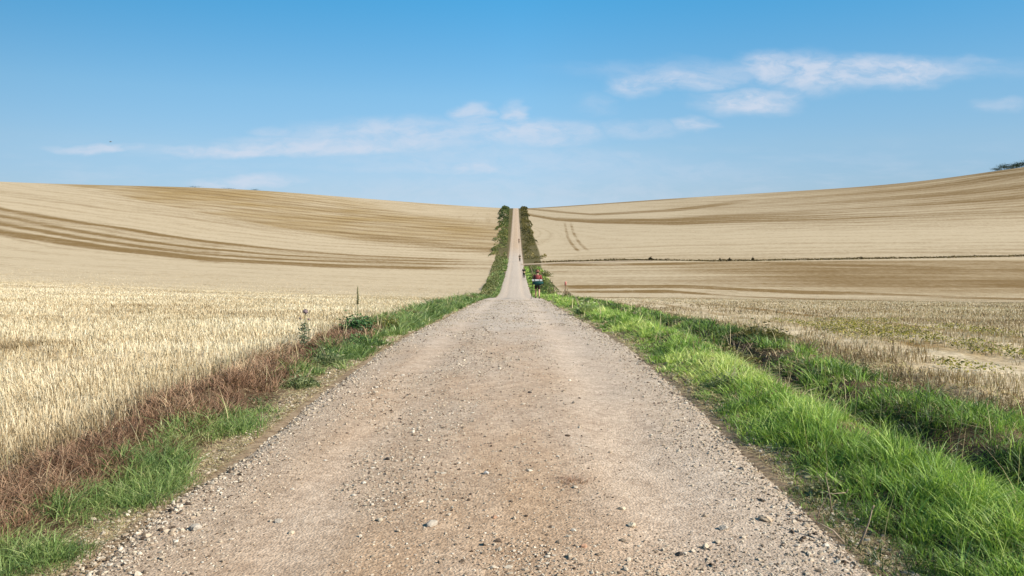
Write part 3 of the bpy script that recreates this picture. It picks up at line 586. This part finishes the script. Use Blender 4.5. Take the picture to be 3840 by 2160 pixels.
# dry twigs at the foot of the near right bank
def twig(x, y, pts, r0, label):
    o = empty('dry_stalk', (x, y, float(max(hz(x, y), road_z(np.array([x]), np.array([y]))[0])))); tag(o, label, 'stalk')
    bm = bmesh.new(); tube(bm, pts, r0, r0*.45, 6); bm_obj('stem', bm, M_BROWNSTEM, o)
    bm = bmesh.new(); e = Vector(pts[-1]); tube(bm, [e, e+Vector((.008, .0, .02))], r0*.9, r0*.6, 5); bm_obj('broken_tip', bm, M_BROWNSTEM, o)
twig(1.80, 4.10, [(0,0,-.01),(.03,.0,.06),(.06,.01,.13),(.075,.01,.20)], .0065, 'thick pale dry stalk leaning in the dark gap under the near right bank')
twig(1.55, 4.20, [(.18,-.10,.0),(.14,-.05,.05),(.08,.02,.07),(.0,.10,.05)], .006, 'bent pale dry stalk arching over the right road edge')
twig(1.72, 4.42, [(-.02,0,0),(.0,.0,.09),(.05,.02,.17),(.16,.03,.175)], .004, 'thin dry grass stalk bent over at a right angle in the near bank shade')
twig(1.86, 4.60, [(0,0,0),(-.01,.0,.09),(-.035,.02,.22)], .004, 'thin straight dry stalk behind the bent thin one')

# ---------------------------------------------------------------- roadside hedges and far vegetation
HEDGE = [(.03,.045,.012), (.075,.105,.026), (.15,.165,.045), (.24,.225,.07), (.36,.31,.13)]
def hedge(name, n, yr, xf_, hf, size, tf, label, cat='hedge', cols=HEDGE, p=.8, seed=90, dens=.50):
    y = ysamp(n, *yr, p); x0, x1 = xf_(y); x = x0+(x1-x0)*RNG.random(n); mid = 1-((x-(x0+x1)/2)/((x1-x0)/2))**2
    H = hf(y)*(.25+1.1*fbm(x/2.0, y/5.0, seed, 3))*np.sqrt(mid.clip(.05, 1)); zz = H*RNG.random(n)**.7
    k = (fbm(x/1.5, y/4.0+zz, seed+3, 2) > dens) & (fbm(x/2.5, y/11., seed+9, 2)+.25*(1-zz/(H+.01)) > .42); x, y, zz = x[k], y[k], zz[k]
    P = np.stack([x, y, height(x, y)+zz], 1); s = np.maximum(size, .0010*y)*(.6+.8*RNG.random(len(x)))
    r = empty(name, (float(x.mean()), float(y.mean()), hz(float(x.mean()), float(y.mean())))); tag(r, label, cat)
    P = P-np.array(r.location)
    blade_obj('foliage', leaves(P, s, .7, 1.3), pal(cols, tf(y)+.9*(fbm(x/4, y/9, seed+5, 3)-.5)+.14*RNG.standard_normal(len(x)), .12), M_LEAF, r)
    for i in range(14):
        bm = bmesh.new(); k = random.randrange(len(x)); q = Vector((float(x[k]), float(y[k]), hz(float(x[k]), float(y[k]))))-r.location; h = float(hf(np.array([y[k]]))[0])*.6
        tube(bm, [q-Vector((0,0,.1)), q+Vector((.1,.05,h*.5)), q+Vector((.15,.2,h))], .05, .02, 5); bm_obj('stem', bm, M_WOOD, r)
    return r
hedge('hedge', 26000, (222, 618), lambda y: (RL-.7-.006*(y-222), RL-4.2-.0125*(y-222)-3.2*(vnoise(y/16, 1, 91)-.3)), lambda y: .9+.0028*(y-200)+1.3*vnoise(y/17, 4, 92)**2, .26,
      lambda y: .46-.30*sstep(330, 480, y)+.10*sstep(250, 220, y), 'long dark green hedge climbing the far hill on the left side of the road')
hedge('hedge', 22000, (212, 616), lambda y: (RR+.6+.003*(y-222), RR+5.6+.003*(y-222)+2.8*(vnoise(y/14, 2, 93)-.3)-1.2*sstep(300, 420, y)), lambda y: .8+.0020*(y-200)+1.3*vnoise(y/15, 4, 94)**2, .26,
      lambda y: .52-.26*sstep(300, 520, y), 'olive brown hedge climbing the far hill on the right side of the road', seed=110, dens=.50, cols=[(.03,.032,.010),(.08,.072,.020),(.15,.125,.036),(.23,.18,.06),(.34,.26,.11)])
hedge('rough_verge', 12000, (74, 222), lambda y: (RL-.35, RL-1.6-.012*(y-74)-.6*vnoise(y/9, 1, 95)), lambda y: .45+.4*vnoise(y/12, 4, 96), .14,
      lambda y: .62-.12*sstep(110, 200, y), 'rough olive weeds lining the left road edge through the valley', 'weeds', p=.9, seed=120, dens=.25, cols=[(.04,.055,.018),(.08,.10,.03),(.15,.16,.05),(.22,.21,.08),(.28,.23,.11)])
hedge('rough_verge', 5200, (96, 182), lambda y: (RR+1.0, RR+3.8-.010*(y-96)), lambda y: .5+.35*vnoise(y/12, 4, 97), .14,
      lambda y: .50, 'green brown weeds lining the right road edge below the side track', 'weeds', p=.9, seed=130, dens=.3, cols=[(.03,.05,.014),(.07,.095,.025),(.13,.145,.045),(.2,.19,.07),(.28,.22,.1)])
def fld(name, x0, x1, pts, n, h, size, cols, label, thick=1.5):
    x = x0+(x1-x0)*RNG.random(n); y = lerp(x, pts)+RNG.normal(0, thick*.4, n); H = h*(.4+1.1*fbm(x/3, y/8, 140, 3)); zz = H*RNG.random(n)
    r = empty(name, (x0, float(lerp(x0, pts)), hz(x0, float(lerp(x0, pts))))); tag(r, label, 'hedge')
    P = np.stack([x, y, height(x, y)+zz], 1)-np.array(r.location); blade_obj('foliage', leaves(P, size*(.6+.8*RNG.random(n)), .7, 1.3), pal(cols, .4+.25*RNG.standard_normal(n)), M_LEAF, r)
    for i in range(10):
        bm = bmesh.new(); k = random.randrange(n); q = Vector(P[k]); q.z -= zz[k]; tube(bm, [q-Vector((0,0,.1)), q+Vector((.05,.05,h*.6))], .04, .02, 4); bm_obj('stem', bm, M_BROWNSTEM, r)
R4 = [(3.5,196),(10,200),(20,203),(31,204.5),(42,201),(49,197.5),(69,199),(100,201.5),(129,203.8),(200,208)]
fld('field_hedge', 4.5, 165, R4, 9000, .36, .26, [(.08,.055,.022),(.16,.115,.045),(.26,.19,.08)], 'thin dark brown hedge line crossing the right field level with the valley track')
def bush(x, y, rad, h, label, cols=BG, n=320, cat='bush', name='bush'):
    r = clump(x, y, rad, h, n, max(.05, y*.0011), cols, label, name, cat, twigs=5); return r
DB = [(.03,.022,.010),(.07,.05,.02),(.12,.085,.035)]
bush(34.5, 203.5, 0.72, 1.12, 'small round dark bush in the field hedge, first along from the road', DB)
bush(50.5, 197.5, 0.40, 0.91, 'thin upright dark bush in the field hedge, left one of the close pair', DB)
bush(53.0, 197.8, 0.40, 1.05, 'thin upright dark bush in the field hedge, right one of the close pair', DB)
bush(58.8, 198.2, 0.40, 1.33, 'tallest lone bush sticking up from the field hedge', DB)
bush(86.5, 200.5, 1.04, 0.91, 'low broad bush in the field hedge far to the right', DB)
bush(2.75, 60.0, .55, .85, 'brown green bush on the verge right behind the hiker', BG, 520)
bush(4.3, 66.5, .7, 1.0, 'rounded brown bush between the verge and the right stubble, right of the hiker', [(.06,.045,.02),(.13,.10,.035),(.20,.15,.06)], 520)
bush(3.2, 128, 1.6, 2.2, 'green bush beside the road in the valley, above the hiker', HEDGE, 620)
bush(5.2, 140, 1.4, 1.8, 'second green bush in the valley, right of the one above the hiker', HEDGE, 520)
# marker post with a red tip right of the hiker
x, y = 4.85, 78.; r = empty('marker_post', (x, y, hz(x, y))); tag(r, 'thin wooden marker post with a reddish tip right of the hiker', 'post')
bm = bmesh.new(); tube(bm, [(0,0,-.1),(0,0,1.25)], .07, .06, 8); bm_obj('post', bm, simple_mat('post_wood', (.20,.13,.07)), r)
bm = bmesh.new(); tube(bm, [(0,0,1.24),(0,0,1.55),(0,0,1.60)], .10, .08, 8); bm_obj('tip', bm, simple_mat('post_red', (.60,.22,.18)), r)
# trees on the skyline: trunk, limbs and an uneven crown of leaf clumps
def tree(x, y, h, w, label, n=500, cols=DG, group=None):
    r = empty('tree', (x, y, hz(x, y)-.3)); tag(r, label, 'tree', group)
    bm = bmesh.new(); tube(bm, [(0,0,0),(.1,0,h*.3),(.0,.1,h*.6)], h*.045, h*.02, 7)
    for k in range(5):
        a = 6.28*k/5+x; tube(bm, [(0,0,h*(.25+.06*k)), (math.cos(a)*w*.22, math.sin(a)*w*.22, h*(.45+.06*k)), (math.cos(a)*w*.38, math.sin(a)*w*.38, h*(.6+.05*k))], h*.02, h*.008, 5)
    bm_obj('trunk', bm, M_WOOD, r)
    c = RNG.standard_normal((9, 3))*np.array([w*.22, w*.22, h*.12])+np.array([0, 0, h*.46]); k = RNG.integers(0, 9, n)
    P = c[k]+RNG.standard_normal((n, 3))*np.array([w*.13, w*.13, h*.17]); P[:, 2] = P[:, 2].clip(h*.05, h)
    foliage('crown', P, h*.09*(.6+.8*RNG.random(n)), cols, .4+.2*RNG.standard_normal(n)+.1*(k % 4)-.15, r)
FT = [(.018,.030,.016),(.03,.052,.025),(.05,.08,.035)]
for i, (x, h, w, lb) in enumerate(((373, 3.6, 6, 'smallest dark tree of the far wood, at its left end on the right skyline'), (379, 5.0, 7, 'dark tree in the far wood on the right skyline, second from its left end'),
        (386, 6.2, 8, 'dark tree in the far wood on the right skyline, middle of the group'), (394, 7.4, 9, 'tallest dark green tree of the far wood at the right edge of the photo'), (402, 7.2, 9, 'dark tree beyond the right edge of the far wood'))):
    tree(x-8, 610+i*1.5, h*.74, w*1.7, lb, 900, FT, 'trees of the far wood on the right skyline')
for (x, h, w, lb) in ((-241, 2.6, 11, 'low dark tree clump on the left skyline, left one of three'), (-216, 2.2, 12, 'low dark tree clump on the left skyline, middle one of three'), (-196, 2.4, 7, 'low dark tree clump on the left skyline, right one of three')):
    tree(x, 600, h*.62, w, lb, 420, FT, 'low trees on the left skyline')
# bird
r = empty('bird', (-101., 200., 24.3)); tag(r, 'small dark bird flying in the blue sky above the left hill', 'bird'); M_BIRD = simple_mat('plumage', (.22,.27,.33))
bm = bmesh.new(); blob(bm, (0,0,0), .10, (2.1,.8,.8)); blob(bm, (.30,0,.04), .07); tube(bm, [(-.2,0,0),(-.42,0,.0)], .06, .03, 6); bm_obj('body', bm, M_BIRD, r)
for s in (1, -1):
    bm = bmesh.new(); vs = [bm.verts.new(q) for q in ((.12,0,.03),(-.12,0,.03),(-.16,s*.32,.16),(.08,s*.34,.20),(-.16,s*.66,.06))]; bm.faces.new((vs[0],vs[1],vs[2],vs[3])); bm.faces.new((vs[3],vs[2],vs[4]))
    o = bm_obj('wing', bm, M_BIRD, r, False); q = o.modifiers.new('s', 'SOLIDIFY'); q.thickness = .02
# ---------------------------------------------------------------- people
def skin(name, chains, mat, parent, sub=1, root=0):
    """one continuous surface grown round connected joints; chains = lists of (x,y,z,r[,r2])"""
    bm = bmesh.new(); lay = bm.verts.layers.skin.verify(); known = {}
    def vert(p):
        k = tuple(round(c, 4) for c in p[:3])
        if k not in known:
            v = bm.verts.new(p[:3]); v[lay].radius = (p[3], p[4] if len(p) > 4 else p[3]); known[k] = v
        return known[k]
    first = None
    for ch in chains:
        vs = [vert(p) for p in ch]; first = first or vs[0]
        for a, b in zip(vs, vs[1:]):
            if bm.edges.get((a, b)) is None: bm.edges.new((a, b))
    first[lay].use_root = True
    me = bpy.data.meshes.new(name); bm.to_mesh(me); bm.free(); o = bpy.data.objects.new(name, me); COL.objects.link(o)
    o.modifiers.new('k', 'SKIN'); q = o.modifiers.new('s', 'SUBSURF'); q.levels = q.render_levels = sub
    dg = bpy.context.evaluated_depsgraph_get(); me2 = bpy.data.meshes.new_from_object(o.evaluated_get(dg)); o.modifiers.clear(); o.data = me2
    me2.materials.clear(); me2.materials.append(mat)
    for p in me2.polygons: p.use_smooth = True
    o.parent = parent; return o
SKINM = simple_mat('skin', (.50,.30,.20), .55, .08, 30); HAIR = simple_mat('hair', (.13,.06,.035), .7, .3, 80)
def walker(x, y, h, face, label, top, legs, bare_calves=False, sunhat=None, stride=.22):
    """standing ~1.75 m walker, walking along local +y"""
    r = empty('person', (x, y, float(road_z(np.array([x]), np.array([y]))[0])), face); tag(r, label, 'person'); s = h/1.75; r.scale = (s, s, s)
    hipL, hipR = (-.09,0,.92,.10), (.09,0,.92,.10); pel = (0,0,.96,.13,.10)
    kL, kR = (-.10,stride*.45,.50,.058), (.10,-stride*.15,.50,.058); aL, aR = (-.10,stride*.75,.085,.036), (.10,-stride*1.15,.12,.036)
    fL, fR = (-.11,stride*.75+.17,.035,.03), (.11,-stride*1.15+.15,.04,.03)
    ch, nk = (0,.02,1.28,.15,.105), (0,.03,1.48,.055)
    shL, shR = (-.19,.02,1.42,.060), (.19,.02,1.42,.060); eL, eR = (-.25,-.05,1.15,.042), (.25,.02,1.15,.042); wL, wR = (-.27,.10,.95,.028), (.27,.16,.97,.028)
    hand = lambda w, sx: [[w, (w[0]+sx*.005, w[1]+.05, w[2]-.06, .034, .018)]]+[[(w[0]+sx*.005, w[1]+.05, w[2]-.06, .034, .018), (w[0]+sx*.005+dx, w[1]+.085, w[2]-.10-dz, .0095), (w[0]+sx*.005+dx, w[1]+.085, w[2]-.13-dz, .008)] for dx, dz in ((-.027,0),(-.009,.012),(.009,.010),(.027,-.004))]+[[(w[0]+sx*.005, w[1]+.05, w[2]-.06, .034, .018), (w[0]-sx*.035, w[1]+.085, w[2]-.07, .010), (w[0]-sx*.038, w[1]+.11, w[2]-.085, .008)]]
    skin('body', [[pel, (0,.0,1.12,.125,.09), ch, (0,.025,1.42,.09), nk, (0,.035,1.56,.062,.075), (0,.045,1.65,.078,.092), (0,.04,1.73,.055,.065)],
        [(0,.045,1.65,.078,.092), (0,.135,1.635,.014)], [pel, hipL, (-.095,.04,.72,.078), kL, (-.10,stride*.5,.34,.052), aL, fL], [pel, hipR, (.095,-.02,.72,.078), kR, (.10,-stride*.6,.34,.052), aR, fR],
        [(0,.025,1.42,.09), shL, eL, wL], [(0,.025,1.42,.09), shR, eR, wR]]+hand(wL, -1)+hand(wR, 1), SKINM, r, 2)
    g_ = lambda p, k: (*p[:3], p[3]+k)
    skin('shirt', [[(0,0,.93,.145,.115), (0,0,1.12,.145,.11), (0,.02,1.28,.17,.125), (0,.025,1.42,.11), (0,.03,1.46,.075)], [(0,.025,1.42,.11), g_(shL,.022), g_(eL,.020)], [(0,.025,1.42,.11), g_(shR,.022), g_(eR,.020)]], top, r)
    lo = .55 if bare_calves else .12
    segs = lambda hp, md, k, cf, an: [(0,0,.97,.15,.12), g_(hp,.025), g_(md,.028)]+([(k[0], k[1], k[2]+.06, .085)] if bare_calves else [g_(k,.03), g_(cf,.03), (an[0], an[1], an[2]+.02, .062)])
    skin('trousers' if not bare_calves else 'shorts', [[(0,0,1.02,.14,.11), (0,0,.97,.15,.12)], segs(hipL, (-.095,.04,.72,.078), kL, (-.10,stride*.5,.34,.052), aL), segs(hipR, (.095,-.02,.72,.078), kR, (.10,-stride*.6,.34,.052), aR)], legs, r)
    for a, f in ((aL, fL), (aR, fR)):
        skin('boot', [[(a[0], a[1]-.03, a[2]+.07, .050), (a[0], a[1]-.02, a[2]-.01, .048), (f[0], f[1]-.06, f[2]+.01, .045, .035), (f[0], f[1]+.02, f[2]+.005, .040, .028)]], BOOT, r)
    bm = bmesh.new()
    k = bmesh.ops.create_icosphere(bm, subdivisions=3, radius=1, matrix=Matrix.Translation((0,.030,1.665)) @ Matrix.Diagonal((.092,.108,.105,1)))
    bmesh.ops.delete(bm, geom=[v for v in bm.verts if v.co.y > .085 and v.co.z < 1.70 or v.co.z < 1.60 and v.co.y > .0], context='VERTS'); bm_obj('hair', bm, HAIR, r)
    for s_ in (-1, 1):
        bm = bmesh.new(); blob(bm, (s_*.033,.128,1.665), .012, (1,.5,1)); bm_obj('eye', bm, simple_mat('eye', (.05,.04,.03), .3), r)
        bm = bmesh.new(); blob(bm, (s_*.085,.035,1.645), .026, (.4,.7,1.1)); bm_obj('ear', bm, SKINM, r)
    bm = bmesh.new(); blob(bm, (0,.125,1.595), .022, (1.1,.35,.3)); bm_obj('mouth', bm, simple_mat('lips', (.38,.15,.12), .5), r)
    if sunhat:
        bm = bmesh.new(); prof_ = [(.165,1.675),(.15,1.69),(.098,1.70),(.095,1.76),(.07,1.79),(.001,1.795)]; prev = None
        for q, z in prof_:
            ring = [bm.verts.new((q*math.cos(t*.3927), .035+q*math.sin(t*.3927)*1.1, z)) for t in range(16)]
            if prev:
                for i in range(16): bm.faces.new((prev[i], prev[(i+1) % 16], ring[(i+1) % 16], ring[i]))
            prev = ring
        bm_obj('sun_hat', bm, sunhat, r)
    return r
BOOT = simple_mat('boot_leather', (.09,.07,.045), .7); cloth = lambda n, c: simple_mat(n, c, .85, .2, 25)
hx, hy = 1.36, 50.5
per = walker(hx, hy, 1.82, 0, 'hiker in red top, dark shorts and bare calves walking away on the right road edge', cloth('red_shirt', (.24,.055,.05)), cloth('dark_shorts', (.03,.018,.014)), True, cloth('rust_hat', (.20,.085,.055)))
hzv = float(road_z(np.array([hx]), np.array([hy]))[0]); bp = empty('backpack', (hx, hy, hzv)); bp.scale = (1.04,)*3; tag(bp, 'wide dark green backpack with a white rolled mat on the back of the nearest hiker', 'backpack')
bm = bmesh.new(); blob(bm, (-.02,-.22,1.30), .2, (.95,.62,1.0), 3); bm_obj('bag', bm, cloth('red_pack', (.22,.05,.045)), bp)
bm = bmesh.new(); blob(bm, (-.13,-.22,1.27), .15, (.8,.7,1.15), 3); bm_obj('side_pocket', bm, cloth('dark_pack', (.035,.022,.014)), bp)
bm = bmesh.new(); blob(bm, (.02,-.24,1.0), .22, (1.55,.75,.72), 3)
for v in bm.verts: v.co.z += .012*math.sin(v.co.x*30)
bm_obj('rain_cover', bm, cloth('dark_green_cover', (.012,.062,.055)), bp)
bm = bmesh.new(); tube(bm, [(-.33,-.30,1.145),(-.32,-.30,1.145),(0,-.31,1.15),(.27,-.30,1.145),(.28,-.30,1.145)], .062, .062, 14); bm_obj('sleeping_mat', bm, cloth('white_mat', (.60,.61,.58)), bp)
for q in (-.17, .12):
    bm = bmesh.new(); tube(bm, [(q,-.12,1.42),(q,-.33,1.26),(q,-.385,1.15),(q,-.34,1.06),(q,-.20,.98)], .012, .012, 5); bm_obj('strap', bm, BOOT, bp)
for s_ in (-1, 1):
    bm = bmesh.new(); tube(bm, [(s_*.13,-.10,1.46),(s_*.14,.06,1.47),(s_*.13,.16,1.32),(s_*.15,.10,1.12),(s_*.16,-.08,1.02)], .022, .022, 6); bm_obj('shoulder_strap', bm, BOOT, bp)
pl = empty('walking_pole', (hx-.30, hy+.10, hzv)); tag(pl, 'thin dark walking pole planted left of the hiker', 'walking pole')
bm = bmesh.new(); tube(bm, [(-.10,-.02,-.01),(0,.03,.95)], .016, .020, 8); bm_obj('shaft', bm, cloth('pole_metal', (.12,.07,.05)), pl)
bm = bmesh.new(); tube(bm, [(-.002,.03,.92),(.006,.035,1.08)], .026, .024, 8); bm_obj('grip', bm, BOOT, pl)
BLK = cloth('black_jacket', (.02,.02,.015)); OLV = cloth('olive_jacket', (.06,.05,.025)); BRN = cloth('brown_jacket', (.12,.06,.03))
walker(1.30, 133, 1.8, 0, 'distant walker all in black at the right road edge, first beyond the hiker', BLK, cloth('black_trousers', (.02,.018,.015)))
walker(.94, 201, 1.85, 0, 'distant walker in dark olive on the road where the side track joins', OLV, cloth('olive_trousers', (.05,.035,.02)))
walker(1.05, 286, 1.8, 0, 'farthest walker in brown climbing the far hill road', BRN, cloth('brown_trousers', (.13,.07,.04)))
